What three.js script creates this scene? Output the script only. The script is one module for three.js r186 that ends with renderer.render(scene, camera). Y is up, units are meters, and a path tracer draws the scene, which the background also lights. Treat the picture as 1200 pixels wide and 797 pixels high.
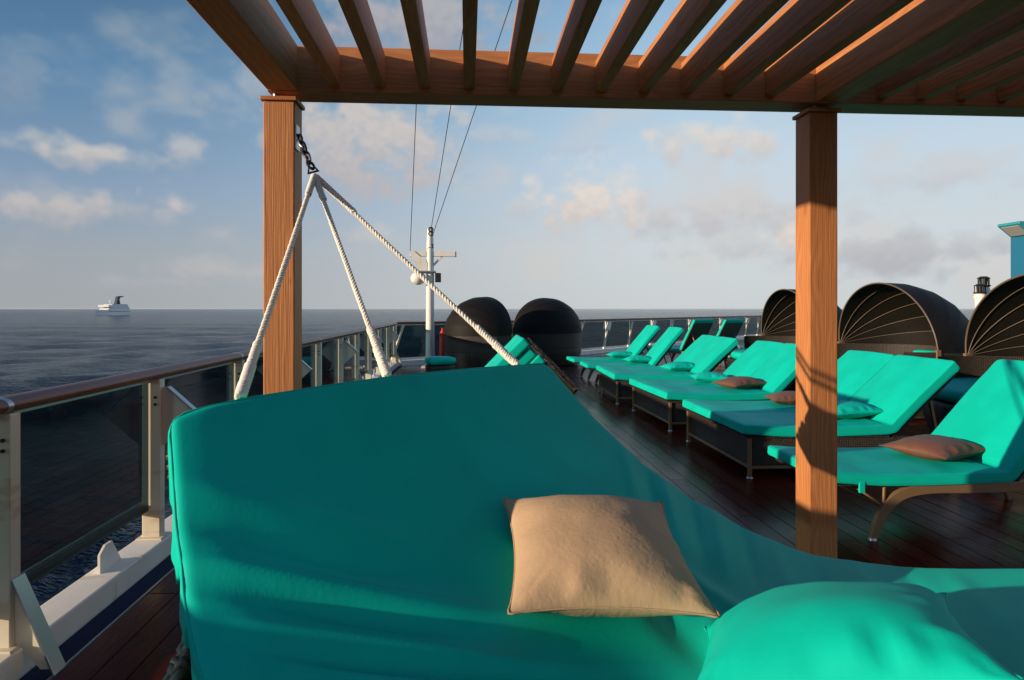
import * as THREE from 'three';
import { RoundedBoxGeometry } from 'three/addons/geometries/RoundedBoxGeometry.js';
import { mergeGeometries, mergeVertices, toCreasedNormals } from 'three/addons/utils/BufferGeometryUtils.js';

// ------------------------------------------------------------------ camera, sky, sun, exposure
const scene = new THREE.Scene();
const FOCAL = 770, YAW = Math.atan(52 / FOCAL), EYE = 1.4;          // px of the 1200 px wide photograph
const camera = new THREE.PerspectiveCamera(2 * Math.atan(398.5 / FOCAL) * 180 / Math.PI, 1200 / 797, 0.05, 120000);
camera.position.set(0, EYE, 0);
camera.rotation.y = -YAW;
camera.setViewOffset(1200, 797, 0, 36.5, 1200, 797);               // shifted lens: verticals stay vertical
scene.add(camera);
const renderer = new THREE.WebGLRenderer({ antialias: true });
renderer.setSize(1024, 680);
renderer.toneMapping = THREE.LinearToneMapping;
renderer.toneMappingExposure = 1.22;
renderer.shadowMap.enabled = true;

const V = (x, y, depth) => new THREE.Vector3(x, y, -depth);         // depth is measured along the deck, away from the viewer
const toSun = new THREE.Vector3(-0.932, 0.178, 0.325).normalize();
const sun = new THREE.DirectionalLight(new THREE.Color().setRGB(1, 0.80, 0.57), 5.0);
sun.name = 'sun';
sun.position.copy(toSun).multiplyScalar(60);
sun.castShadow = true;
sun.shadow.radius = 1.3;
sun.shadow.mapSize.set(4096, 4096);
Object.assign(sun.shadow.camera, { left: -25, right: 25, top: 20, bottom: -20, near: 1, far: 140 });
scene.add(sun, sun.target);

// ------------------------------------------------------------------ noise
function hash2(x, y) { let h = (x * 374761393 + y * 668265263) | 0; h = Math.imul(h ^ (h >>> 13), 1274126177); return ((h ^ (h >>> 16)) >>> 0) / 4294967296; }
const sm = t => t * t * (3 - 2 * t);
function vnoise(x, y, px = 0, py = 0) {
  const xi = Math.floor(x), yi = Math.floor(y), fx = sm(x - xi), fy = sm(y - yi);
  const wx = n => px ? ((n % px) + px) % px : n, wy = n => py ? ((n % py) + py) % py : n;
  const a = hash2(wx(xi), wy(yi)), b = hash2(wx(xi + 1), wy(yi)), c = hash2(wx(xi), wy(yi + 1)), d = hash2(wx(xi + 1), wy(yi + 1));
  return a + (b - a) * fx + (c - a) * fy + (a - b - c + d) * fx * fy;
}
function fbm(x, y, oct, px = 0, py = 0) {
  let s = 0, a = 0.5, n = 0;
  for (let i = 0; i < oct; i++) { s += a * vnoise(x, y, px, py); n += a; a *= 0.5; x *= 2; y *= 2; px *= 2; py *= 2; }
  return s / n;
}
let seed = 12345;
const rnd = () => { seed = (Math.imul(seed, 1664525) + 1013904223) >>> 0; return seed / 4294967296; };
const lerp = (a, b, t) => a + (b - a) * t, clamp = (v, a, b) => Math.min(b, Math.max(a, v));
const sstep = (a, b, v) => sm(clamp((v - a) / (b - a), 0, 1));
const s2l = c => { c /= 255; return c <= 0.04045 ? c / 12.92 : Math.pow((c + 0.055) / 1.055, 2.4); };
const RAD = Math.PI / 180;
function curve(points, x) {                                          // smooth interpolation through [x, y] pairs
  if (x <= points[0][0]) return points[0][1];
  const n = points.length;
  if (x >= points[n - 1][0]) return points[n - 1][1];
  let i = 0; while (points[i + 1][0] < x) i++;
  const p0 = points[Math.max(0, i - 1)], p1 = points[i], p2 = points[i + 1], p3 = points[Math.min(n - 1, i + 2)];
  const h = p2[0] - p1[0], m1 = (p2[1] - p0[1]) / (p2[0] - p0[0]), m2 = (p3[1] - p1[1]) / (p3[0] - p1[0]), t = (x - p1[0]) / h, t2 = t * t, t3 = t2 * t;
  return (2 * t3 - 3 * t2 + 1) * p1[1] + (t3 - 2 * t2 + t) * h * m1 + (-2 * t3 + 3 * t2) * p2[1] + (t3 - t2) * h * m2;
}

// ------------------------------------------------------------------ sky: hazy evening air with thin cumulus
{
  const W = 2560, H = 1280, AIR = 0.82, data = new Float32Array(W * H * 4);
  // colour against elevation, for air at right angles to the sun, away from it and near it (sRGB)
  const dark = [[-90, 150, 152, 158], [0, 163, 166, 170], [4, 158, 166, 174], [9, 134, 157, 182], [17, 92, 132, 168], [27, 64, 98, 132], [50, 56, 90, 132], [90, 52, 88, 134]];
  const away = [[-90, 180, 185, 188], [0, 203, 209, 210], [5, 207, 215, 218], [12, 196, 214, 228], [20, 168, 200, 224], [30, 124, 166, 206], [50, 84, 128, 180], [90, 52, 88, 134]];
  const near = [[-90, 200, 185, 170], [0, 252, 226, 190], [5, 240, 222, 198], [12, 205, 208, 208], [20, 165, 186, 206], [30, 120, 152, 190], [50, 80, 120, 170], [90, 52, 88, 134]];
  const pick = (tab, e, k) => { let i = 0; while (i < tab.length - 2 && tab[i + 1][0] < e) i++; const t = clamp((e - tab[i][0]) / (tab[i + 1][0] - tab[i][0]), 0, 1); return lerp(tab[i][k], tab[i + 1][k], t); };
  const sunAz = Math.atan2(toSun.x, -toSun.z) / RAD;
  // cumulus: azimuth, elevation, half width, half height (degrees), strength, greyness
  const px = (u, v, w, h, s, g) => { const az = Math.atan((u - 600) / FOCAL) / RAD + YAW / RAD, c = Math.cos(Math.atan((u - 600) / FOCAL)); return [az, Math.atan((362 - v) / FOCAL * c) / RAD, w / 13.4 * c, h / 13.4 * c, s, g]; };
  const puffs = [px(95, 179, 62, 15, .75, .1), px(60, 238, 60, 24, .72, .2), px(130, 246, 50, 14, .4, .4), px(215, 178, 22, 16, .55, .1), px(202, 238, 22, 18, .75, .1), px(15, 92, 26, 38, .3, .6), px(300, 100, 30, 26, .45, .2), px(235, 112, 26, 14, .35, .3),
    px(425, 158, 96, 66, .95, .3), px(480, 22, 125, 46, .9, .7), px(692, 236, 56, 38, .95, .05), px(850, 246, 125, 32, .62, .35), px(848, 166, 85, 26, .75, .12), px(930, 276, 46, 30, .9, .08), px(1060, 298, 110, 26, .6, .8), px(870, 285, 80, 22, .4, .5), px(1110, 205, 90, 26, .4, .4), px(438, 277, 30, 18, .45, .2), px(610, 242, 22, 12, .35, .2), px(575, 158, 40, 10, .3, .2), px(270, 318, 60, 14, .3, .2), px(680, 170, 26, 8, .25, .3), px(180, 330, 50, 10, .25, .3)];
  for (let y = 0; y < H; y++) {
    const e = ((y + 0.5) / H - 0.5) * 180;
    for (let x = 0; x < W; x++) {
      const th = ((x + 0.5) / W - 0.5) * 2 * Math.PI;               // atan2(z, x)
      let az = Math.atan2(Math.cos(th), -Math.sin(th)) / RAD;       // 0 straight along the deck, positive to the right
      let g = Math.abs(az - sunAz); if (g > 180) g = 360 - g;
      const ta = sstep(72, 132, g), tn = sstep(75, 5, g);
      const col = [1, 2, 3].map(k => lerp(lerp(pick(dark, e, k), pick(away, e, k), ta), pick(near, e, k), tn));
      if (e > -2 && e < 75) {
        const cx = az / 6, cy = e / 3.2;
        // thin general cloud and haze streaks
        const n = fbm(cx * 0.9 + 40, cy * 0.8 + 11, 5, 54), veil = sstep(0.52, 0.8, n) * 0.42 * sstep(70, 30, e);
        let cl = veil, gy = veil * 0.35;
        for (const p of puffs) {
          const dx = (az - p[0]) / p[2], dy = (e - p[1]) / p[3], d2 = dx * dx + dy * dy;
          if (d2 > 3.2) continue;
          const warp = fbm(az * 0.55 + p[0] * 3.1, e * 0.8 + p[1] * 2.3, 5) - 0.5, fine = fbm(az * 1.9 + 7, e * 2.4, 4) - 0.5;
          const v = sstep(1.25, 0.0, Math.sqrt(d2) - 0.16 - warp * 1.9 - fine * 0.3) * p[4];
          const low = sstep(0.5, -0.9, dy + fine);
          cl = Math.max(cl, v); gy = Math.max(gy, v * clamp(p[5] + low * 0.35, 0, 1));
        }
        const bright = [226, 212, 200], grey = [160, 158, 166];
        const tg = cl > 0 ? clamp(gy / cl, 0, 1) : 0, lift = 1 + 0.05 * ta;
        for (let k = 0; k < 3; k++) col[k] = lerp(col[k], lerp(bright[k], grey[k], tg) * lift, clamp(cl, 0, 0.85));
      }
      const i = (y * W + x) * 4;
      for (let k = 0; k < 3; k++) data[i + k] = s2l(col[k]) * AIR; data[i + 3] = 1;
    }
  }
  const sky = new THREE.DataTexture(data, W, H, THREE.RGBAFormat, THREE.FloatType);
  sky.mapping = THREE.EquirectangularReflectionMapping;
  sky.magFilter = sky.minFilter = THREE.LinearFilter;
  sky.needsUpdate = true;
  scene.background = sky;
  scene.environment = sky;
}

// ------------------------------------------------------------------ textures
function tex(w, h, fn, colour, rx = 1, ry = 1) {
  const d = new Uint8Array(w * h * 4);
  for (let y = 0; y < h; y++) for (let x = 0; x < w; x++) {
    const c = fn(x / w, y / h), i = (y * w + x) * 4;
    d[i] = clamp(c[0], 0, 1) * 255; d[i + 1] = clamp(c[1], 0, 1) * 255; d[i + 2] = clamp(c[2], 0, 1) * 255; d[i + 3] = 255;
  }
  const t = new THREE.DataTexture(d, w, h, THREE.RGBAFormat);
  t.wrapS = t.wrapT = THREE.RepeatWrapping; t.magFilter = THREE.LinearFilter; t.minFilter = THREE.LinearMipmapLinearFilter; t.generateMipmaps = true;
  if (colour) t.colorSpace = THREE.SRGBColorSpace;
  t.repeat.set(rx, ry); t.needsUpdate = true;
  return t;
}
const grey = v => [v, v, v];
// wood grain: u along the grain (1 tile = 2 m), v across (1 tile = 0.5 m)
const KNOTS = [[0.13, 0.22, 0.014], [0.47, 0.71, 0.010], [0.78, 0.40, 0.016], [0.92, 0.85, 0.009], [0.31, 0.52, 0.008]];
const grain = (u, v, k) => {
  const wav = fbm(u * 5, v * 4 + k, 3, 5, 4);
  const rings = 0.5 + 0.5 * Math.sin((v * 26 + wav * 7.5) * 2 * Math.PI * 0.5);
  const fibre = fbm(u * 12, v * 150 + k, 3, 12, 150), blot = fbm(u * 3 + 9, v * 3 + k, 3, 3, 3);
  let knot = 0; for (const q of KNOTS) { const dx = (((u - q[0] + 1.5) % 1) - 0.5) * 2, dy = (((v - q[1] + 1.5) % 1) - 0.5) * 0.5, r = Math.hypot(dx * 0.45, dy) / q[2]; if (r < 3) knot += Math.exp(-r * r * 1.3) * -0.42 + 0.07 * Math.sin(r * 9) * Math.exp(-r); }
  return clamp(0.52 + knot + (rings - 0.5) * 0.2 + (fibre - 0.5) * 0.3 + (blot - 0.5) * 0.5, 0, 1);
};
const woodTex = (lo, hi, k) => tex(1024, 512, (u, v) => { const g = grain(u, v, k); return [0, 1, 2].map(i => lerp(lo[i], hi[i], g) / 255); }, true, 0.5, 2);
const woodBump = tex(512, 512, (u, v) => grey(fbm(u * 10, v * 130, 3, 10, 130)), false, 0.5, 2);
// wicker: flat strands over and under, 1 tile = 8 x 8 strands
const weaveH = (u, v) => {
  const x = u * 8, y = v * 8, cx = Math.floor(x), cy = Math.floor(y), fx = x - cx - .5, fy = y - cy - .5, over = (cx + cy) % 2 === 0;
  const a = Math.max(0, 1 - Math.pow(Math.abs(fx) * 2, 4)), b = Math.max(0, 1 - Math.pow(Math.abs(fy) * 2, 4));
  return over ? a * (0.55 + 0.45 * Math.cos(fy * Math.PI)) : b * (0.55 + 0.45 * Math.cos(fx * Math.PI));
};
const weaveBump = tex(256, 256, (u, v) => grey(weaveH(u, v)), false, 8, 8);
const weaveTone = tex(256, 256, (u, v) => { const x = Math.floor(u * 8), y = Math.floor(v * 8), h = hash2(x + 5, y + 9), n = 0.72 + 0.28 * h; return [n, n * 0.97, n * 0.93]; }, true, 8, 8);
const clothBump = tex(512, 512, (u, v) => grey(0.5 + (fbm(u * 60, v * 60, 3, 60, 60) - .5) * 0.5 + (fbm(u * 9, v * 9, 4, 9, 9) - .5) * 0.7), false, 2, 2);
const clothTone = tex(512, 512, (u, v) => { const n = 0.9 + 0.1 * fbm(u * 6, v * 6, 5, 6, 6); return [n, n, n]; }, true, 1, 1);
const paintTone = tex(512, 512, (u, v) => { const n = fbm(u * 8, v * 8, 5, 8, 8), s = sstep(0.66, 0.8, fbm(u * 22 + 3, v * 6, 4, 22, 6)); return [1 - s * 0.07 - (n - .5) * .06, 0.985 - s * 0.11 - (n - .5) * .07, 0.965 - s * 0.16 - (n - .5) * .09]; }, true, 0.8, 0.8);
const roughPatch = tex(512, 512, (u, v) => grey(0.45 + 0.5 * fbm(u * 7, v * 7, 5, 7, 7)), false, 0.35, 0.35);

const rgb = (r, g, b) => new THREE.Color().setRGB(r, g, b);
const std = o => new THREE.MeshStandardMaterial(o);
const M = {
  cedar: std({ map: woodTex([142, 82, 44], [208, 140, 82], 3), bumpMap: woodBump, bumpScale: 0.0012, roughness: 0.62 }),
  handrail: std({ map: woodTex([82, 40, 28], [138, 78, 54], 5), roughness: 0.38 }),
  deckBase: std({ color: rgb(0.02, 0.012, 0.009), roughness: 0.7 }),
  planks: [[[58, 16, 8], [106, 37, 19]], [[50, 12, 6], [98, 31, 16]], [[62, 19, 10], [116, 43, 23]], [[52, 15, 8], [94, 33, 19]]].map((c, i) =>
    new THREE.MeshPhysicalMaterial({ map: woodTex(c[0], c[1], 11 + i * 4), bumpMap: woodBump, bumpScale: 0.0008, roughness: 0.34, roughnessMap: roughPatch, specularIntensity: 0.24 })),
  gutter: new THREE.MeshPhysicalMaterial({ color: rgb(0.010, 0.022, 0.06), roughness: 0.7, specularIntensity: 0.3 }),
  cream: std({ color: rgb(0.72, 0.66, 0.54), map: paintTone, roughness: 0.45 }),
  white: std({ color: rgb(0.80, 0.78, 0.74), map: paintTone, roughness: 0.5 }),
  hull: std({ color: rgb(0.75, 0.75, 0.75), roughness: 0.5 }),
  alloy: std({ color: rgb(0.42, 0.43, 0.44), roughness: 0.35, metalness: 0.85 }),
  iron: std({ color: rgb(0.03, 0.03, 0.032), roughness: 0.4, metalness: 0.6 }),
  glass: new THREE.MeshPhysicalMaterial({ color: rgb(0.20, 0.29, 0.33), transmission: 1, thickness: 0, roughness: 0.02, ior: 1.5 }),
  teal: new THREE.MeshPhysicalMaterial({ specularIntensity: 0.14, color: rgb(0.003, 0.545, 0.425), map: clothTone, bumpMap: clothBump, bumpScale: 0.00035, roughness: 0.55 }),
  tan: std({ color: rgb(0.52, 0.345, 0.205), map: clothTone, bumpMap: clothBump, bumpScale: 0.0014, roughness: 0.85 }),
  brownCloth: std({ color: rgb(0.17, 0.072, 0.04), map: clothTone, bumpMap: clothBump, bumpScale: 0.0008, roughness: 0.6 }),
  wicker: std({ color: rgb(0.038, 0.025, 0.018), map: weaveTone, bumpMap: weaveBump, bumpScale: 0.004, roughness: 0.45 }),
  braid: std({ color: rgb(0.20, 0.15, 0.105), roughness: 0.38 }),
  bronze: std({ color: rgb(0.26, 0.155, 0.08), roughness: 0.38, metalness: 0.35 }),
  canopy: new THREE.MeshPhysicalMaterial({ specularIntensity: 0.35, color: rgb(0.012, 0.0092, 0.0075), map: weaveTone, bumpMap: weaveBump, bumpScale: 0.0015, roughness: 0.6 }),
  rib: std({ color: rgb(0.12, 0.085, 0.058), roughness: 0.45 }),
  rope: std({ color: rgb(0.74, 0.70, 0.64), roughness: 0.85 }),
  red: std({ color: rgb(0.62, 0.03, 0.02), roughness: 0.35 }),
  black: std({ color: rgb(0.012, 0.012, 0.014), roughness: 0.5 }),
  blue: std({ color: rgb(0.012, 0.13, 0.24), roughness: 0.4 }),
  aqua: std({ color: rgb(0.03, 0.26, 0.32), roughness: 0.4 }),
  lens: std({ color: rgb(0.55, 0.55, 0.55), roughness: 0.2, metalness: 0.4 }),
  shipWhite: std({ color: rgb(0.86, 0.86, 0.84), roughness: 0.6 }),
  shipDark: std({ color: rgb(0.05, 0.06, 0.09), roughness: 0.6 }),
  shipRed: std({ color: rgb(0.2, 0.05, 0.06), roughness: 0.6 }),
};

// ------------------------------------------------------------------ building helpers
const taken = {};
function numbered(name) { if (!(name in taken)) { taken[name] = 0; return name; } taken[name]++; return name + '_' + String(taken[name]).padStart(3, '0'); }
function thing(name, label, category, pos = [0, 0, 0], turn = 0, group) {
  const g = new THREE.Group(); g.name = numbered(name); g.position.copy(V(...pos)); g.rotation.y = turn;
  g.userData = { label, category }; if (group) g.userData.group = group;
  scene.add(g); return g;
}
function mesh(name, geo, mat, parent) {
  const m = new THREE.Mesh(geo, mat); m.name = parent === scene ? numbered(name) : name; m.castShadow = m.receiveShadow = true; parent.add(m); return m;
}
function setting(name, geo, mat) { const m = mesh(name, geo, mat, scene); m.userData.kind = 'structure'; return m; }
function copy(root, pos, turn, label) {
  const r = root.clone(); r.name = numbered(root.name.replace(/_\d{3}$/, '')); r.userData = { ...root.userData }; if (label) r.userData.label = label;
  r.position.copy(V(...pos)); r.rotation.y = turn; scene.add(r); return r;
}
// uv in metres: u along the longest side, v across, shifted so that alike pieces differ
function boxUV(g, longAxis, ou = rnd() * 7, ov = rnd() * 7) {
  const p = g.attributes.position, n = g.attributes.normal, uv = new Float32Array(p.count * 2);
  for (let i = 0; i < p.count; i++) {
    const P = [p.getX(i), p.getY(i), p.getZ(i)], N = [n.getX(i), n.getY(i), n.getZ(i)].map(Math.abs);
    const others = [0, 1, 2].filter(k => k !== longAxis);
    const face = N[others[0]] > N[others[1]] ? others[1] : others[0];
    if (N[longAxis] > 0.8) { uv[2 * i] = P[others[0]] * 0.3 + ou; uv[2 * i + 1] = P[others[1]] + ov; }
    else { uv[2 * i] = P[longAxis] + ou; uv[2 * i + 1] = P[face] + ov; }
  }
  g.setAttribute('uv', new THREE.BufferAttribute(uv, 2)); return g;
}
// box between two corners given as x, y, depth ranges
function bar(x0, x1, y0, y1, d0, d1, r = 0.004) {
  const w = x1 - x0, h = y1 - y0, d = d1 - d0;
  const g = r ? new RoundedBoxGeometry(w, h, d, 1, Math.min(r, w / 2.1, h / 2.1, d / 2.1)) : new THREE.BoxGeometry(w, h, d);
  boxUV(g, [w, h, d].indexOf(Math.max(w, h, d)));
  g.translate((x0 + x1) / 2, (y0 + y1) / 2, -(d0 + d1) / 2); return g;
}
// bar with a rectangular section between two points
function strut(a, b, w, h, up = new THREE.Vector3(0, 1, 0), r = 0.003) {
  const len = a.distanceTo(b), g = new RoundedBoxGeometry(w, h, len, 1, Math.min(r, w / 2.1, h / 2.1)); boxUV(g, 2);
  const z = b.clone().sub(a).normalize(); let u = up.clone(); if (Math.abs(u.dot(z)) > 0.98) u = new THREE.Vector3(1, 0, 0);
  const x = u.clone().cross(z).normalize(), y = z.clone().cross(x);
  g.applyMatrix4(new THREE.Matrix4().makeBasis(x, y, z).setPosition(a.clone().add(b).multiplyScalar(0.5))); return g;
}
function tube(points, r, seg = 40, rad = 8, closed = false) { return new THREE.TubeGeometry(new THREE.CatmullRomCurve3(points, closed, 'centripetal'), seg, r, rad, closed); }
const rod = (a, b, r, rad = 8) => new THREE.TubeGeometry(new THREE.LineCurve3(a, b), 1, r, rad);
const cyl = (x, y0, y1, depth, r0, r1 = r0, n = 20) => new THREE.CylinderGeometry(r1, r0, y1 - y0, n).translate(x, (y0 + y1) / 2, -depth);
const merge = list => mergeGeometries(list.map(g => { const q = g.index ? g.toNonIndexed() : g; for (const k of Object.keys(q.attributes)) if (!['position', 'normal', 'uv'].includes(k)) q.deleteAttribute(k); return q; }));
// soft slab of size S x T x W with rounded edges, bent by warp(s, q, d) where q runs down from the top
function slab(S, T, W, r, ns, nw, warp) {
  const nt = 6, g0 = new THREE.BoxGeometry(2, 2, 2, ns + 6, nt, nw + 6);
  g0.deleteAttribute('uv'); g0.deleteAttribute('normal');
  const g = mergeVertices(g0, 1e-4), p = g.attributes.position, uv = new Float32Array(p.count * 2);
  const spread = (v, n, half) => { const k = Math.round((v + 1) / 2 * n); const rr = Math.min(r, half); if (n === nt) return k <= 3 ? lerp(-half, -half + rr, k / 3) : lerp(half - rr, half, (k - 3) / 3); if (k <= 3) return -half + rr * k / 3; if (k >= n - 3) return half - rr * (n - k) / 3; return lerp(-half + rr, half - rr, (k - 3) / (n - 6)); };
  for (let i = 0; i < p.count; i++) {
    const P = [spread(p.getX(i), ns + 6, S / 2), spread(p.getY(i), nt, T / 2), spread(p.getZ(i), nw + 6, W / 2)], half = [S / 2, T / 2, W / 2];
    const C = P.map((v, k) => clamp(v, -half[k] + Math.min(r, half[k]), half[k] - Math.min(r, half[k]))), D = P.map((v, k) => v - C[k]), L = Math.hypot(...D);
    if (L > 1e-6) for (let k = 0; k < 3; k++) P[k] = C[k] + D[k] / L * Math.min(r, T / 2);
    const s = P[0] + S / 2, q = T / 2 - P[1], d = P[2], o = warp(s, q, d);
    p.setXYZ(i, o.x, o.y, o.z); uv[2 * i] = s; uv[2 * i + 1] = d + q;
  }
  g.setAttribute('uv', new THREE.BufferAttribute(uv, 2)); g.computeVertexNormals(); return g;
}
function weltGeo(S, W, q, r, warp, inset = 0.006) {
  const pts = [], e = 0.02; const add = (s, d) => pts.push(warp(s, q, d));
  for (let i = 0; i <= 40; i++) add(lerp(inset + e, S - inset - e, i / 40), W / 2 - inset);
  for (let i = 0; i <= 10; i++) add(S - inset, lerp(W / 2 - inset - e, -W / 2 + inset + e, i / 10));
  for (let i = 0; i <= 40; i++) add(lerp(S - inset - e, inset + e, i / 40), -W / 2 + inset);
  for (let i = 0; i <= 10; i++) add(inset, lerp(-W / 2 + inset + e, W / 2 - inset - e, i / 10));
  return tube(pts, r, 260, 5, true);
}
// filled throw pillow, a x b metres, lying flat round its own centre
function pillowGeo(a, b, T, k = 0, N = 44) {
  const pos = [], uv = [], idx = [];
  for (const side of [1, -1]) for (let j = 0; j <= N; j++) for (let i = 0; i <= N; i++) {
    const u = Math.sin((i / N * 2 - 1) * Math.PI / 2), v = Math.sin((j / N * 2 - 1) * Math.PI / 2);
    const pin = 0.10, x = a / 2 * u * (1 - pin * (1 - v * v) * u * u), z = b / 2 * v * (1 - pin * (1 - u * u) * v * v);
    const eu = 1 - u * u, ev = 1 - v * v, fill = Math.pow(Math.max(0, eu), 0.62) * Math.pow(Math.max(0, ev), 0.62);
    const edge = Math.max(Math.abs(u), Math.abs(v));
    const along = Math.abs(u) > Math.abs(v) ? v : u, near = Math.sign(Math.abs(u) > Math.abs(v) ? u : v) > 0 ? 1 : 0.35;
    const ruck = (vnoise(along * 7 + k * 5.3 + 20, (edge === Math.abs(u) ? 3 : 9) + edge * 0.8) - 0.5) * sstep(0.55, 0.9, edge) * sstep(1, 0.93, edge) * 0.42 * near * sstep(1, 0.8, Math.min(Math.abs(u), Math.abs(v)));
    const lump = (fbm(u * 1.6 + k * 3.7 + 9, v * 1.6 + k + 5, 3) - 0.5) * 0.16, dip = -0.06 * Math.exp(-((u - 0.1) ** 2 + (v + 0.1) ** 2) * 5);
    const y = side * T / 2 * Math.max(0, fill * (1 + lump + (side > 0 ? dip : 0)) + (side > 0 ? ruck : ruck * 0.2) * Math.sqrt(fill));
    pos.push(x, y, z); uv.push(x, z);
  }
  const n = N + 1;
  for (let s = 0; s < 2; s++) for (let j = 0; j < N; j++) for (let i = 0; i < N; i++) {
    const q = s * n * n + j * n + i;
    if (s === 0) idx.push(q, q + n, q + 1, q + 1, q + n, q + n + 1); else idx.push(q, q + 1, q + n, q + 1, q + n + 1, q + n);
  }
  const g = new THREE.BufferGeometry();
  g.setAttribute('position', new THREE.Float32BufferAttribute(pos, 3)); g.setAttribute('uv', new THREE.Float32BufferAttribute(uv, 2)); g.setIndex(idx);
  g.computeVertexNormals(); return g;
}
function pipingGeo(a, b) {
  const pts = [], K = 15, pin = 0.10;
  const at = (u, v) => new THREE.Vector3(a / 2 * u * (1 - pin * (1 - v * v) * u * u), 0, b / 2 * v * (1 - pin * (1 - u * u) * v * v));
  for (let i = 0; i < K; i++) pts.push(at(-1 + 2 * i / K, -1)); for (let i = 0; i < K; i++) pts.push(at(1, -1 + 2 * i / K));
  for (let i = 0; i < K; i++) pts.push(at(1 - 2 * i / K, 1)); for (let i = 0; i < K; i++) pts.push(at(-1, 1 - 2 * i / K));
  return tube(pts, 0.003, 160, 6, true);
}
function pillow(label, mat, a, b, T, k, group) {
  const t = thing('throw_pillow', label, 'pillow', [0, 0, 0], 0, group);
  mesh('cover', pillowGeo(a, b, T, k), mat, t); mesh('seam', pipingGeo(a, b), mat, t); return t;
}
function lay(t, x, y, depth, turn, tiltX = 0, tiltZ = 0) { t.position.copy(V(x, y, depth)); t.rotation.set(tiltX, turn, tiltZ, 'YXZ'); return t; }
// laid rope of three strands from a to b, with an optional sag
function ropeGeo(a, b, r, sag = 0, pitch = 0.05) {
  const len = a.distanceTo(b), turns = len / pitch, N = Math.ceil(turns * 9), z = b.clone().sub(a).normalize();
  const x = new THREE.Vector3(0.3, 0.2, 1).cross(z).normalize(), y = z.clone().cross(x), out = [];
  for (let k = 0; k < 3; k++) {
    const pts = [];
    for (let i = 0; i <= N; i++) {
      const t = i / N, an = t * turns * 2 * Math.PI + k * 2.094, p = a.clone().lerp(b, t).addScaledVector(x, Math.cos(an) * r * .52).addScaledVector(y, Math.sin(an) * r * .52);
      p.y -= sag * 4 * t * (1 - t); pts.push(p);
    }
    out.push(new THREE.TubeGeometry(new THREE.CatmullRomCurve3(pts), N, r * .56, 5));
  }
  return merge(out);
}
// ------------------------------------------------------------------ setting: sea, hull, deck
const SEA = -18.6;
{
  const NA = 560, NR = 520, r0 = 12, r1 = 60000, pos = new Float32Array(NA * NR * 3), uv = new Float32Array(NA * NR * 2), idx = [];
  const waves = []; let sd = 77; const rr = () => { sd = (Math.imul(sd, 1103515245) + 12345) >>> 0; return sd / 4294967296; };
  for (let i = 0; i < 26; i++) { const L = 1.6 * Math.pow(1.155, i), a = (0.5 + (rr() - .5) * 1.9); waves.push([Math.cos(a) * 6.283 / L, Math.sin(a) * 6.283 / L, rr() * 6.283, L * (L > 14 ? 0.007 : 0.0155), L]); }
  for (let j = 0; j < NR; j++) {
    const r = r0 * Math.pow(r1 / r0, j / (NR - 1)), cell = r * Math.max(Math.log(r1 / r0) / (NR - 1), 6.283 / NA);
    for (let i = 0; i < NA; i++) {
      const a = i / NA * 2 * Math.PI, x = Math.cos(a) * r, z = Math.sin(a) * r; let y = 0;
      for (const w of waves) { const f = clamp((w[4] / cell - 2.2) / 2, 0, 1); if (f > 0) { const s = Math.sin(w[0] * x + w[1] * z + w[2]); y += f * w[3] * (s + 0.35 * s * s - 0.17); } }
      const k = (j * NA + i); pos[3 * k] = x; pos[3 * k + 1] = SEA + y; pos[3 * k + 2] = z; uv[2 * k] = x / 30; uv[2 * k + 1] = z / 30;
      if (j < NR - 1) { const i1 = (i + 1) % NA, b = j * NA; idx.push(b + i, b + i1, b + NA + i, b + i1, b + NA + i1, b + NA + i); }
    }
  }
  const g = new THREE.BufferGeometry();
  g.setAttribute('position', new THREE.BufferAttribute(pos, 3)); g.setAttribute('uv', new THREE.BufferAttribute(uv, 2)); g.setIndex(idx); g.computeVertexNormals();
  const ripple = tex(1024, 1024, (u, v) => { const w = fbm(u * 6, v * 6, 3, 6, 6); const a = fbm(u * 14 + w, v * 26 + w, 4, 14, 26), b = 1 - Math.abs(2 * fbm(u * 30 + 3, v * 52 + w, 3, 30, 52) - 1); return grey(0.6 * a + 0.4 * b); }, false, 1, 1);
  setting('sea', g, new THREE.MeshPhysicalMaterial({ color: rgb(0.008, 0.019, 0.033), roughness: 0.16, ior: 1.33, specularIntensity: 0.36, bumpMap: ripple, bumpScale: 0.9 }));
}
const RAILX = -1.79;
const farRun = [[RAILX, 16.6], [3.4, 20.0], [16.3, 33.5]];           // the railing turns across the bow
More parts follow.
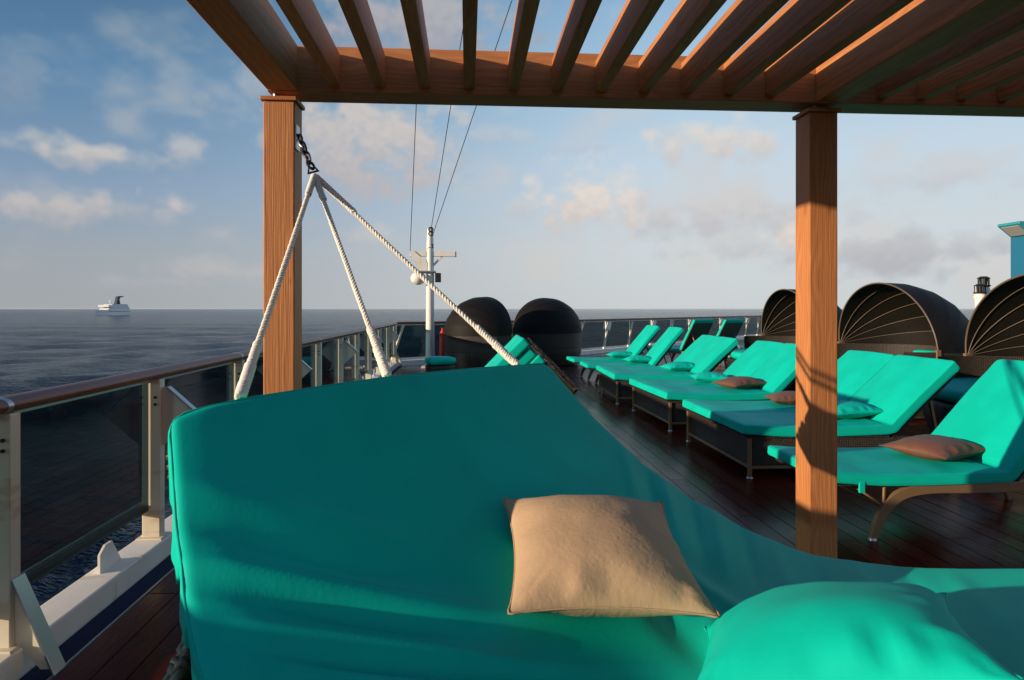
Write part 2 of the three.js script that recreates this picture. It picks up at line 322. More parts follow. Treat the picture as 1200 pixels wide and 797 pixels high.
{
  const s = new THREE.Shape();
  s.moveTo(-1.88, 14); s.lineTo(-1.88, -16.65); s.lineTo(3.36, -20.15); s.lineTo(16.3, -33.7); s.lineTo(34, -33.7); s.lineTo(34, 14); s.closePath();
  const g = new THREE.ExtrudeGeometry(s, { depth: 19, bevelEnabled: false }); g.rotateX(Math.PI / 2); g.scale(1, 1, 1);
  g.translate(0, -0.03, 0);
  setting('ship_hull', g, M.hull);
  const d = new THREE.Shape();
  d.moveTo(-1.575, 14); d.lineTo(-1.575, -16.4); d.lineTo(3.42, -19.8); d.lineTo(16.35, -33.3); d.lineTo(33.9, -33.3); d.lineTo(33.9, 14); d.closePath();
  const dg = new THREE.ExtrudeGeometry(d, { depth: 0.02, bevelEnabled: false }); dg.rotateX(Math.PI / 2); dg.translate(0, -0.006, 0);
  const p = dg.attributes.position, uv = dg.attributes.uv; for (let i = 0; i < p.count; i++) uv.setXY(i, p.getZ(i), p.getX(i));
  // beyond the planks that can be told apart, the deck's own boards are a fine pattern of caulked strips
  const strip = tex(512, 1024, (u, v) => { const n = Math.floor(v * 16), f = v * 16 - n, seam = f < 0.05 || f > 0.95 ? 0.35 : 1, h = 0.8 + 0.35 * hash2(n, 4), g = grain(u, (v * 3.2) % 1, n); return [lerp(48, 96, g) / 255 * h * seam, lerp(16, 38, g) / 255 * h * seam, lerp(9, 24, g) / 255 * h * seam]; }, true, 0.4, 1 / 2.24);
  const deck = setting('deck', dg, new THREE.MeshPhysicalMaterial({ map: strip, roughness: 0.4, roughnessMap: roughPatch, specularIntensity: 0.34 }));
  const PW = 0.14, PL = 2.44, variants = [0, 1, 2, 3, 4, 5].map(k => { const g = new THREE.BoxGeometry(PW - 0.007, 0.024, PL - 0.006); boxUV(g, 2, k * 0.77, k * 0.31); return g; });
  let n = 0;
  for (let c = 0; c < 48; c++) {
    const x = -1.565 + PW * (c + 0.5), off = ((c * 7) % 5) * 0.49;
    for (let k = 0; k < 6; k++) {
      const d0 = 0.9 - off + k * PL; if (d0 > 11.2 || n >= 298) continue; if (d0 + PL < 1.6) continue;
      const m = mesh('plank', variants[(c * 3 + k * 5) % 6], M.planks[(c * 5 + k * 3 + (c * k) % 3) % 4], deck); m.position.set(x, -0.012 + (hash2(c, k) - 0.5) * 0.0014, -(d0 + PL / 2)); n++;
    }
  }
  setting('gutter', merge([bar(-1.70, -1.582, -0.05, -0.008, -14, 16.45, 0)]), M.gutter);
  setting('gutter_edging', bar(-1.582, -1.572, -0.02, 0.004, -14, 16.42, 0), M.alloy);
  const farCoam = [];
  for (let i = 0; i < 2; i++) farCoam.push(strut(V(farRun[i][0], 0.035, farRun[i][1]), V(farRun[i + 1][0], 0.035, farRun[i + 1][1]), 0.15, 0.13));
  setting('coaming', merge([bar(-1.87, -1.705, -0.03, 0.10, -14, 16.6, 0.008)]), M.white);
  setting('coaming', merge(farCoam), M.white);
}

// ------------------------------------------------------------------ pergola
const PX = [-0.972, 1.719, 4.41], PW = 0.147;                        // left faces of the posts, post width
const PD = [3.2, -0.97];                                             // near faces of the far and the near row
const BEAM0 = 2.435, BEAM1 = 2.655;
{
  const t = thing('pergola', 'cedar pergola with slatted roof on square wooden posts', 'pergola', [0, 0, 0]);
  for (const x of PX) for (const d of PD) {
    const p = mesh('post', bar(x, x + PW, -0.012, 2.392, d, d + PW, 0.006), M.cedar, t);
    mesh('cap', bar(x - 0.012, x + PW + 0.012, 2.393, 2.413, d - 0.012, d + PW + 0.012, 0.004), M.cedar, p);
    mesh('pin', cyl(x + 0.05, 2.412, 2.437, d + 0.035, 0.014), M.alloy, p);
    mesh('pin', cyl(x + PW - 0.05, 2.412, 2.437, d + PW - 0.035, 0.014), M.alloy, p);
  }
  for (const d of PD) mesh('beam', bar(PX[0] + 0.02, PX[2] + PW - 0.002, BEAM0, BEAM1, d - 0.01, d + PW + 0.01, 0.006), M.cedar, t);
  for (const x of PX) mesh('side_beam', bar(x + 0.023, x + PW + 0.02, BEAM0 + 0.003, BEAM1 - 0.003, PD[1] + PW + 0.012, PD[0] - 0.012, 0.006), M.cedar, t);
  const rx = []; for (let x = -0.635; x < 1.62; x += 0.2145) rx.push(x); for (let x = 2.085; x < 4.3; x += 0.2145) rx.push(x);
  rx.forEach((x, i) => mesh('rafter', bar(x - 0.027, x + 0.027, 2.462, 2.618, PD[1] + PW + 0.011, PD[0] - 0.011, 0.005), M.cedar, t));
  // bracket plate that holds the hammock chain
  mesh('bracket_plate', bar(PX[0] + PW + 0.001, PX[0] + PW + 0.008, 2.165, 2.285, 3.205, 3.275, 0.002), M.alloy, t);
  mesh('bracket_plate', bar(PX[1] - 0.008, PX[1] - 0.001, 2.165, 2.285, -0.9, -0.83, 0.002), M.alloy, t);
}

// ------------------------------------------------------------------ hanging daybed
const BA = new THREE.Vector2(Math.SQRT1_2, -Math.SQRT1_2), BB = new THREE.Vector2(-Math.SQRT1_2, -Math.SQRT1_2), B0 = new THREE.Vector2(0.331, 2.729);   // head to foot, far to near side (x, depth)
const profile = [[-0.13, 1.29], [0, 1.179], [0.127, 1.072], [0.251, 0.971], [0.477, 0.822], [0.709, 0.719], [0.995, 0.645], [1.282, 0.664], [1.574, 0.73], [2.1, 0.86]];
const roll = [[-0.1, -0.012], [0, 0], [0.415, 0.012], [0.665, 0.011], [0.955, 0.003], [1.203, -0.006], [1.394, -0.017], [1.479, -0.035], [1.515, -0.053]];
const BEDW = 1.509, BEDL = 2.0;
const splay = [[0, 0], [0.095, 0.032], [0.195, 0.065], [0.29, 0.093], [0.39, 0.123], [0.52, 0.150], [0.75, 0.175], [1.1, 0.17], [1.6, 0.11], [2.0, 0.03]], bow = s => curve(splay, s);   // the near side is rounded
const FOLDS = [[0.3, 1.32, 2.15, 0.26, 0.0298, 0.0186], [0.4, 1.3, 2.2, 0.3, 0.0255, -0.0186], [0.5, 1.3, 2.2, 0.3, 0.0221, 0.0248], [0.57, 1.28, 2.25, 0.28, 0.0204, -0.0201], [0.66, 1.28, 2.25, 0.32, 0.0221, 0.0279], [0.74, 1.24, 2.3, 0.3, 0.0204, -0.0201], [0.82, 1.2, 2.3, 0.36, 0.0255, 0.0264], [0.95, 1.1, 2.35, 0.36, 0.0255, -0.0186], [1.05, 1, 2.35, 0.34, 0.0306, 0.0209], [0.5, 0.21, 0.85, 0.16, 0.0248, 0.00777], [0.58, 0.21, 0.9, 0.17, 0.0225, -0.00951], [0.66, 0.21, 0.9, 0.18, 0.0248, 0.0121], [0.75, 0.21, 0.95, 0.19, 0.0225, -0.0104], [0.84, 0.21, 1, 0.2, 0.027, 0.0121], [0.94, 0.21, 1, 0.2, 0.0225, -0.0104], [1.04, 0.21, 1.05, 0.2, 0.027, 0.0112], [1.16, 0.21, 1.1, 0.19, 0.0225, -0.00951], [1.28, 0.21, 1.1, 0.2, 0.027, 0.0104], [1.4, 0.21, 1.15, 0.18, 0.0225, -0.00777], [1.5, 0.21, 1.2, 0.18, 0.027, 0.00777], [0.86, 0.62, 0.5, 0.25, 0.045, -0.0124], [1.15, 0.75, 0.9, 0.25, 0.0338, 0.0124], [1, 0.5, 0.2, 0.22, 0.0338, 0.0111]];   // along, across, angle, length, width, height
function bedTop(s, w) {                                              // w from the far side
  let h = curve(profile, s) + curve(roll, w);
  const wk = w + 0.06 * Math.sin(s * 3.1);
  // slack folds of the cover
  const fold = (s0, w0, ang, len, wid, amp) => { const c = Math.cos(ang), q = Math.sin(ang), x = (s - s0) * c + (wk - w0) * q, y = -(s - s0) * q + (wk - w0) * c; return amp * Math.exp(-(x * x) / (len * len) - (y * y) / (wid * wid)); };
  for (const f of FOLDS) h += fold(...f);
  h += (fbm(s * 2.2 + 3, w * 2.2 + 8, 2) - 0.5) * 0.012;
  const over = bow(s) * w / BEDW;
  return V(B0.x + BA.x * s + BB.x * (w + over), h, B0.y + BA.y * s + BB.y * (w + over));
}
function bedPoint(s, q, w) {
  const e = 0.01, p = bedTop(s, w), a = bedTop(s + e, w).sub(p), b = bedTop(s, w + e).sub(p), n = b.cross(a).normalize(); if (n.y < 0) n.negate();
  return p.addScaledVector(n, -q);
}
{
  const t = thing('hanging_daybed', 'large teal daybed of woven wicker hung by white ropes under the pergola', 'daybed', [0, 0, 0]);
  mesh('mattress', slab(BEDL, 0.10, BEDW, 0.024, 190, 170, (s, q, d) => bedPoint(s, q, BEDW / 2 - d)), M.teal, t);
  for (const q of [0.008, 0.092]) mesh('welt', weltGeo(BEDL, BEDW, q, 0.0035, (s, k, d) => bedPoint(s, k, BEDW / 2 - d)), M.teal, t);
  mesh('wicker_base', slab(BEDL - 0.02, 0.13, BEDW - 0.03, 0.03, 70, 50, (s, q, d) => bedPoint(s + 0.01, q + 0.103, BEDW / 2 - d)), M.wicker, t);
  // braided rims: plaited strands along the sides and the head
  const braid = path => { const N = 260, out = []; for (let k = 0; k < 3; k++) { const pts = []; for (let i = 0; i <= N; i++) { const u = i / N, an = u * path.turns * 6.283 + k * 2.094, p = path.at(u), n = path.at(u + 0.002 > 1 ? u - 0.002 : u + 0.002).sub(p).normalize(), x = new THREE.Vector3(0, 1, 0).cross(n).normalize(), y = n.clone().cross(x); pts.push(p.addScaledVector(x, Math.cos(an) * 0.013).addScaledVector(y, Math.sin(2 * an) * 0.010 + Math.sin(an) * 0.006)); } out.push(new THREE.TubeGeometry(new THREE.CatmullRomCurve3(pts), N, 0.0095, 6)); } return merge(out); };
  for (const row of [0.122, 0.162, 0.202]) {
    mesh('braided_rim', braid({ turns: 44, at: u => bedPoint(u * BEDL, row, BEDW - 0.012 + 0.031 * sstep(0.25, 0.6, u * BEDL)) }), M.braid, t);
    mesh('braided_rim', braid({ turns: 44, at: u => bedPoint(u * BEDL, row, 0.006) }), M.braid, t);
    mesh('braided_rim', braid({ turns: 36, at: u => bedPoint(0.012, row, u * BEDW) }), M.braid, t);
  }
  // ropes of the head end
  const ring = V(-0.685, 2.0, 3.0), ends = [[1.29, 0], [0.80, 0], [0.16, 0]];
  ends.forEach(([w], i) => {
    const b = bedPoint(0.02, 0.12, w), up = b.clone().lerp(ring, 0); const foot = bedPoint(-0.035, 0.03, w);
    const r = mesh('rope', ropeGeo(ring, foot, 0.0105, 0.004), M.rope, t);
    const dir = foot.clone().sub(ring), L = dir.length(); dir.normalize();
    mesh('splice', ropeGeo(ring.clone().addScaledVector(dir, 0.012), ring.clone().addScaledVector(dir, i === 2 ? 0.27 : 0.2), 0.0145, 0, 0.037), M.rope, r);
    mesh('splice', merge([ropeGeo(foot.clone().addScaledVector(dir, -0.20), foot.clone().addScaledVector(dir, 0.03), 0.0140, 0, 0.036), ropeGeo(foot.clone().addScaledVector(dir, -0.10), foot.clone().addScaledVector(dir, 0.03), 0.0168, 0, 0.030)]), M.rope, r);
  });
  const plate = V(PX[0] + PW + 0.012, 2.235, 3.235), links = 6;
  for (let i = 0; i < links; i++) {
    const c = plate.clone().lerp(ring, (i + 0.6) / (links + 1.4)), g = new THREE.TorusGeometry(0.021, 0.0065, 8, 18); g.scale(0.75, 1.5, 1);
    const dir = ring.clone().sub(plate).normalize(), m = mesh('chain_link', g, i % 3 === 1 ? M.alloy : M.iron, t); m.position.copy(c); m.quaternion.setFromUnitVectors(new THREE.Vector3(0, 1, 0), dir); m.rotateY(i % 2 ? 0.3 : 1.87);
  }
  { const g = new THREE.TorusGeometry(0.026, 0.007, 8, 3); g.rotateZ(Math.PI / 2); g.scale(1, 1.3, 1); const m = mesh('carabiner', g, M.iron, t); m.position.copy(ring).add(new THREE.Vector3(-0.012, 0.03, 0)); m.rotation.set(0, 0.4, 0.35); }
  // ropes of the foot end, to the post behind
  const ring2 = V(1.62, 2.0, -0.72);
  for (const w of [0.16, 0.80, 1.36]) mesh('rope', ropeGeo(ring2, bedPoint(BEDL + 0.03, 0.04, w), 0.0125), M.rope, t);
  mesh('chain', rod(ring2, V(PX[1] - 0.006, 2.215, -0.865), 0.009), M.iron, t);
}
// pillows on the daybed
function layByCorners(t, corners) {                                   // far left, far right, near right, near left: x, height, depth
  const c = corners.map(q => V(...q)), mid = new THREE.Vector3(); c.forEach(q => mid.addScaledVector(q, 0.25));
  const x = c[1].clone().sub(c[0]).add(c[2]).sub(c[3]).normalize(), z = c[3].clone().sub(c[0]).add(c[2]).sub(c[1]), y = z.cross(x).normalize(), zz = x.clone().cross(y);
  t.position.copy(mid); t.quaternion.setFromRotationMatrix(new THREE.Matrix4().makeBasis(x, y, zz));
}
layByCorners(pillow('tan canvas throw pillow lying on the large hanging daybed', M.tan, 0.455, 0.48, 0.19, 1), [[0.103, 0.862, 1.857], [0.553, 0.845, 1.848], [0.539, 0.737, 1.381], [0.089, 0.754, 1.39]]);
layByCorners(pillow('plump teal throw pillow lying on the large hanging daybed', M.teal, 0.50, 0.46, 0.22, 2), [[0.551, 0.665, 1.484], [0.988, 0.810, 1.298], [0.791, 0.867, 0.887], [0.354, 0.722, 1.073]]);

// ------------------------------------------------------------------ railings
const GLASSX = -1.80;
{
  const t = thing('deck_railing', 'ship railing with cream posts and smoked glass panels along the sea side', 'railing', [0, 0, 0]);
  const pd = []; for (let d = 2.62, k = 0; d < 16.6; k++) { pd.push(d); d += k === 0 ? 1.22 : 1.36; }
  const all = [-2.5, -1.2, 0.1, 1.36, ...pd];
  all.forEach((d, i) => {
    const p = mesh('post', bar(RAILX - 0.045, RAILX + 0.055, 0.10, 1.0, d, d + 0.062, 0.006), M.cream, t);
    mesh('foot_plate', bar(RAILX - 0.065, RAILX + 0.075, 0.101, 0.112, d - 0.03, d + 0.09, 0.002), M.cream, p);
    for (const y of [0.86, 0.90]) { const b = cyl(0, 0, 0.006, 0, 0.008, 0.008, 10); b.rotateX(Math.PI / 2); b.translate(RAILX + 0.03, y, -d + 0.001); mesh('bolt', b, M.black, p); }
    if (i % 2 === 0) {   // stay down to the gutter
      const s = new THREE.Shape(); s.moveTo(RAILX + 0.056, 0.36); s.lineTo(-1.578, 0.012); s.lineTo(-1.64, 0.012); s.lineTo(RAILX + 0.056, 0.12); s.closePath();
      const g = new THREE.ExtrudeGeometry(s, { depth: 0.01, bevelEnabled: false }); g.translate(0, 0, -d - 0.035);
      const q = mesh('gusset', g, M.cream, p); mesh('flange', strut(V(RAILX + 0.062, 0.37, d + 0.03), V(-1.572, 0.0, d + 0.03), 0.075, 0.01), M.alloy, q);
    } else {             // pointed plate under the handrail
      const s = new THREE.Shape(); s.moveTo(RAILX + 0.056, 0.955); s.lineTo(RAILX + 0.085, 0.955); s.lineTo(RAILX + 0.255, 0.80); s.lineTo(RAILX + 0.056, 0.62); s.closePath();
      const g = new THREE.ExtrudeGeometry(s, { depth: 0.012, bevelEnabled: false }); g.translate(0, 0, -d - 0.036);
      const q = mesh('gusset', g, M.cream, p); mesh('flange', strut(V(RAILX + 0.088, 0.957, d + 0.03), V(RAILX + 0.258, 0.802, d + 0.03), 0.05, 0.008), M.alloy, q);
    }
    const e = all[i + 1] ?? 16.55;
    if (e - d > 0.3) {
      const gp = mesh('glass_panel', bar(GLASSX - 0.005, GLASSX + 0.005, 0.262, 0.985, d + 0.068, e - 0.006, 0), M.glass, t);
      mesh('bottom_rail', rod(V(GLASSX - 0.05, 0.268, d + 0.002), V(GLASSX - 0.05, 0.268, e - 0.001), 0.032, 14), M.cream, gp);
      mesh('top_channel', bar(GLASSX - 0.012, GLASSX + 0.014, 0.984, 1.002, d + 0.063, e - 0.001, 0), M.alloy, gp);
      { const sh = new THREE.Shape(), m = (d + e) / 2 + 0.12; sh.moveTo(m, 0.098); sh.lineTo(m, 0.19); sh.lineTo(m + 0.05, 0.225); sh.lineTo(m + 0.11, 0.225); sh.lineTo(m + 0.2, 0.098); sh.closePath();
        const lg = new THREE.ExtrudeGeometry(sh, { depth: 0.012, bevelEnabled: false }); lg.rotateY(Math.PI / 2); lg.translate(RAILX - 0.02, 0, 0); mesh('lug', lg, M.white, gp); }
    }
  });
  for (let i = 0; i < all.length; i += 2) {
    const a = all[i] + (i ? 0.002 : 0), b = all[i + 2] ?? 16.62, s = new THREE.Shape(); if (a >= b) break;
    s.absellipse(0, 0, 0.055, 0.032, 0, Math.PI * 2);
    const g = new THREE.ExtrudeGeometry(s, { depth: b - a - 0.003, bevelEnabled: false, curveSegments: 18 }); boxUV(g, 2); g.translate(RAILX + 0.005, 1.03, -b);
    const h = mesh('handrail', g, M.handrail, t); mesh('joint', (() => { const r = new THREE.CylinderGeometry(1, 1, 0.03, 24); r.rotateX(Math.PI / 2); r.scale(0.0562, 0.0332, 1); return r.translate(RAILX + 0.005, 1.03, -b + 0.0); })(), M.alloy, h);
  }
}
{
  const t = thing('bow_railing', 'distant smoked glass railing with leaning posts across the bow', 'railing', [0, 0, 0]);
  for (let r = 0; r < 2; r++) {
    const A = new THREE.Vector2(...farRun[r]), B = new THREE.Vector2(...farRun[r + 1]), L = A.distanceTo(B), u = B.clone().sub(A).divideScalar(L), n = Math.round(L / 1.55);
    const at = (k, y, o = 0) => { const q = A.clone().addScaledVector(u, k / n * L); return V(q.x + o * u.x, y, q.y + o * u.y); };
    for (let k = 0; k <= n; k++) {
      const p = mesh('post', strut(at(k, 0.1, -0.12), at(k, 1.03, 0.22), 0.06, 0.05), M.cream, t);
      if (k % 2 === 1 && r > 0 || (r === 0 && k === 3)) mesh('deck_light', strut(at(k, 0.72, 0.06), at(k, 0.98, 0.16), 0.2, 0.14), M.white, p);
      if (k < n) { const g = mesh('glass_panel', strut(at(k + 0.5, 0.17), at(k + 0.5, 0.985), L / n - 0.05, 0.01, new THREE.Vector3(-(-u.y), 0, u.x).set(u.y, 0, u.x)), M.glass, t); }
    }
    mesh('handrail', strut(at(0, 1.045, 0), at(n, 1.045, 0), 0.11, 0.06, undefined, 0.02), M.handrail, t);
    mesh('top_channel', strut(at(0, 1.0, 0), at(n, 1.0, 0), 0.03, 0.025), M.cream, t);
  }
}

// ------------------------------------------------------------------ loungers
// bent mattress: flat seat, then a raised back; foot at x = 0, local frame with x towards the head
function loungerPath(seat, back, ang, h0, dip = 0.02) {
  const pts = []; for (let i = 0; i <= 30; i++) { const s = i / 30 * seat; pts.push([s, s, h0 - dip * Math.sin(Math.min(1, s / seat) * Math.PI) * 0.6 + dip * 0.8 * sstep(0.35, 0, s / seat)]); }
  const y1 = pts[30][2]; for (let i = 1; i <= 16; i++) { const q = i / 16 * back; pts.push([seat + q, seat + q * Math.cos(ang), y1 + q * Math.sin(ang) + 0.012 * Math.sin(i / 16 * Math.PI)]); }
  const xs = pts.map(p => [p[0], p[1]]), ys = pts.map(p => [p[0], p[2]]);
  return s => { const f = v => [curve(xs, v), curve(ys, v)], e = 0.03, a = f(clamp(s - e, 0, seat + back)), b = f(clamp(s + e, 0, seat + back)), p = f(clamp(s, 0, seat + back)), l = Math.hypot(b[0] - a[0], b[1] - a[1]); return { x: p[0] + (s < 0 ? s : 0), y: p[1], nx: -(b[1] - a[1]) / l, ny: (b[0] - a[0]) / l }; };
}
function mattressGeo(seat, back, ang, h0, T, W, cz, k, welt) {
  const f = loungerPath(seat, back, ang, h0);
  const warp = (s, q, d) => { const c = f(s), puff = q < T / 2 ? 0.014 * (1 - Math.pow(Math.abs(d) / (W / 2), 3)) * Math.min(1, s * 8) * (1 - 0.9 * Math.exp(-((s - seat) ** 2) / 0.0012)) + (fbm(s * 4 + k * 5, d * 4 + k, 3) - .5) * 0.012 : 0; return new THREE.Vector3(c.x + c.nx * (puff - q), c.y + c.ny * (puff - q), cz + d); };
  return welt ? merge([weltGeo(seat + back, W, 0.010, 0.0045, warp), weltGeo(seat + back, W, T - 0.010, 0.0045, warp)]) : slab(seat + back, T, W, 0.022, 70, 18, warp);
}
function makeDouble(name, label, W, group) {
  const t = thing(name, label, 'lounger', [0, 0, 0], 0, group), seat = 1.26, back = 0.78, ang = 43 * RAD, hw = W / 2;
  mesh('base_panel', bar(0.075, 0.095, 0.075, 0.325, -hw + 0.05, hw - 0.05, 0.003), M.wicker, t);
  for (const s of [-1, 1]) mesh('side_panel', bar(0.09, 1.9, 0.105, 0.325, s * (hw - 0.045) - 0.01, s * (hw - 0.045) + 0.01, 0.003), M.wicker, t);
  mesh('seat_deck', bar(0.03, seat, 0.326, 0.345, -hw + 0.02, hw - 0.02, 0.004), M.wicker, t);
  mesh('back_panel', strut(new THREE.Vector3(seat + 0.035, 0.315, 0), new THREE.Vector3(seat + 0.02 + back * Math.cos(ang), 0.315 + back * Math.sin(ang), 0), W - 0.06, 0.02), M.wicker, t);
  for (const s of [-1, 1]) for (const x of [0.06, 1.85]) { const l = mesh('leg', bar(x - 0.016, x + 0.016, 0.006, 0.326, s * (hw - 0.035) - 0.016, s * (hw - 0.035) + 0.016, 0.004), M.bronze, t); mesh('foot', cyl(x, -0.001, 0.012, s * (hw - 0.035), 0.028, 0.022, 12), M.alloy, l); }
  for (const s of [-1, 1]) mesh('side_rail', bar(0.08, 1.83, 0.075, 0.1, s * (hw - 0.035) - 0.01, s * (hw - 0.035) + 0.01, 0.003), M.bronze, t);
  mesh('front_rail', bar(0.05, 0.07, 0.075, 0.1, -hw + 0.06, hw - 0.06, 0.003), M.bronze, t);
  const hb = 0.335 + back * Math.sin(ang) * 0.75, xb = seat + back * Math.cos(ang) * 0.75;
  for (const s of [-1, 1]) mesh('back_prop', strut(new THREE.Vector3(xb, hb, s * hw * 0.8), new THREE.Vector3(1.82, 0.1, s * hw * 0.8), 0.025, 0.025), M.bronze, t);
  for (const s of [-1, 1]) { const m = mesh('mattress', mattressGeo(seat, back, ang, 0.43, 0.085, W / 2 - 0.008, s * W / 4, s + 3), M.teal, t); mesh('welt', mattressGeo(seat, back, ang, 0.43, 0.085, W / 2 - 0.008, s * W / 4, s + 3, true), M.teal, m); }
  return t;
}
function makeSingle(name, label, W, group, steep = 47) {
  const t = thing(name, label, 'lounger', [0, 0, 0], 0, group), seat = 1.16, back = 0.86, ang = steep * RAD, hw = W / 2;
  for (const s of [-1, 1]) {
    const z = s * (hw - 0.03), P = (x, y) => new THREE.Vector3(x, y, z);
    const cv = new THREE.CatmullRomCurve3([P(0.30, 0.0), P(0.33, 0.09), P(0.39, 0.20), P(0.48, 0.27), P(0.62, 0.303), P(0.95, 0.305), P(1.5, 0.30), P(1.66, 0.265), P(1.76, 0.17), P(1.82, 0.0)], false, 'centripetal'), lo = [], hi = [];
    for (let i = 0; i <= 60; i++) { const c = cv.getPoint(i / 60), q = cv.getTangent(i / 60), h = 0.016 + 0.012 * Math.sin(Math.min(1, Math.min(i, 60 - i) / 16) * Math.PI / 2); hi.push(new THREE.Vector2(c.x - q.y * h, Math.max(0, c.y + q.x * h))); lo.push(new THREE.Vector2(c.x + q.y * h, Math.max(0, c.y - q.x * h))); }
    const g = new THREE.ExtrudeGeometry(new THREE.Shape([...lo, ...hi.reverse()]), { depth: 0.026, bevelEnabled: true, bevelSize: 0.004, bevelThickness: 0.004, bevelSegments: 2 }); g.translate(0, 0, z - 0.013);
    const f = mesh('side_frame', g, M.bronze, t);
    mesh('brace', rod(P(0.37, 0.2), new THREE.Vector3(0.25, 0.30, z - s * 0.12), 0.009), M.bronze, f); mesh('brace', rod(P(0.37, 0.2), P(0.375, 0.315), 0.009), M.bronze, f);
    mesh('foot', new THREE.CylinderGeometry(0.022, 0.026, 0.014, 12).translate(0.30, 0.006, z), M.alloy, f);
    mesh('back_arm', strut(new THREE.Vector3(seat, 0.335, s * (hw - 0.06)), new THREE.Vector3(seat + back * Math.cos(ang), 0.335 + back * Math.sin(ang), s * (hw - 0.06)), 0.03, 0.03), M.bronze, t);
  }
  mesh('cross_bar', rod(new THREE.Vector3(0.37, 0.2, -hw + 0.03), new THREE.Vector3(0.37, 0.2, hw - 0.03), 0.011), M.bronze, t);
  mesh('cross_bar', rod(new THREE.Vector3(1.76, 0.19, -hw + 0.03), new THREE.Vector3(1.76, 0.19, hw - 0.03), 0.011), M.bronze, t);
  mesh('sling', bar(0.04, seat, 0.322, 0.338, -hw + 0.05, hw - 0.05, 0.003), M.wicker, t);
  mesh('back_sling', strut(new THREE.Vector3(seat + 0.035, 0.31, 0), new THREE.Vector3(seat + 0.02 + back * Math.cos(ang) * 0.99, 0.315 + back * Math.sin(ang) * 0.99, 0), W - 0.03, 0.014), M.wicker, t);
  for (const s of [-1, 1]) mesh('back_prop', strut(new THREE.Vector3(seat + back * Math.cos(ang) * 0.6, 0.335 + back * Math.sin(ang) * 0.6, s * hw * 0.6), new THREE.Vector3(1.64, 0.3, s * hw * 0.6), 0.02, 0.02), M.bronze, t);
  { const m = mesh('mattress', mattressGeo(seat, back, ang, 0.405, 0.07, W, 0, 9 + steep), M.teal, t); mesh('welt', mattressGeo(seat, back, ang, 0.405, 0.07, W, 0, 9 + steep, true), M.teal, m); }
  mesh('strap', bar(0.20, 0.235, 0.292, 0.36, -hw - 0.004, -hw + 0.012, 0.003), M.teal, t);
  return t;
}
const FX = 2.2;
const single = makeSingle('sun_lounger', 'single bronze framed sun lounger holding one brown pillow beside the pergola post', 0.80, 'sun loungers in a row');
single.position.copy(V(2.15, 0, 4.2));
const dbl = makeDouble('double_lounger', 'double wicker sun lounger with a teal pillow resting against its nearer back', 1.58, 'sun loungers in a row');
dbl.position.copy(V(2.27, 0, 6.05));
copy(dbl, [2.24, 0, 8.15], 0.025, 'double wicker lounger with a brown pillow beside a teal one');
copy(dbl, [2.16, 0, 10.3], -0.03, 'double wicker lounger third along from the single one, one teal pillow');
const s2 = makeSingle('sun_lounger', 'narrow single sun lounger just past the last double lounger', 0.74, 'sun loungers in a row', 50); s2.position.copy(V(2.1, 0, 11.85));
copy(s2, [2.05, 0, 13.1], 0.04, 'outermost single sun lounger of the row, nearest the bow railing');
const PG = 'pillows on the row of loungers';
lay(pillow('brown throw pillow on the single lounger beside the pergola post', M.brownCloth, 0.50, 0.46, 0.15, 4, PG), 3.13, 0.472, 4.2, 0.35, 0, 0.03);
lay(pillow('teal throw pillow on the double lounger next to the pergola post', M.teal, 0.50, 0.46, 0.15, 5, PG), 3.36, 0.50, 5.66, 0.1, 0, 0.05);
lay(pillow('brown throw pillow half hidden behind the pergola post', M.brownCloth, 0.46, 0.44, 0.14, 6, PG), 3.28, 0.495, 6.45, -0.2, 0, 0.04);
lay(pillow('brown throw pillow lying next to a teal pillow on a double lounger', M.brownCloth, 0.52, 0.46, 0.16, 7, PG), 3.32, 0.50, 7.8, 0.3, 0, 0.04);
lay(pillow('teal throw pillow lying next to a brown pillow on a double lounger', M.teal, 0.46, 0.44, 0.15, 8, PG), 3.2, 0.495, 8.5, -0.15, 0, 0.02);
lay(pillow('teal throw pillow alone on the third double lounger', M.teal, 0.52, 0.44, 0.16, 9, PG), 3.3, 0.50, 10.05, 0.15, 0, 0.05);
lay(pillow('teal throw pillow on the single lounger past the double ones', M.teal, 0.50, 0.42, 0.15, 10, PG), 3.13, 0.478, 11.85, 0.1, 0, 0.04);
lay(pillow('teal throw pillow on the outermost single lounger', M.teal, 0.50, 0.42, 0.15, 11, PG), 3.08, 0.478, 13.1, 0.1, 0, 0.04);
// loungers by the bow railing, backs towards the viewer
{
  const L = 'sun lounger near the bow railing seen from behind, dark back with teal edge';
  const G = 'loungers facing the bow railing';
  const m = makeSingle('sun_lounger', L, 0.78, G, 60), spots = [[4.98, 17.3, -1.0], [5.8, 17.4, -1.0], [6.9, 17.3, -1.0]];
  spots.forEach(([x, d, a], i) => { if (i) copy(m, [x, 0, d], a, L); else { m.position.copy(V(x, 0, d)); m.rotation.y = a; } });
}

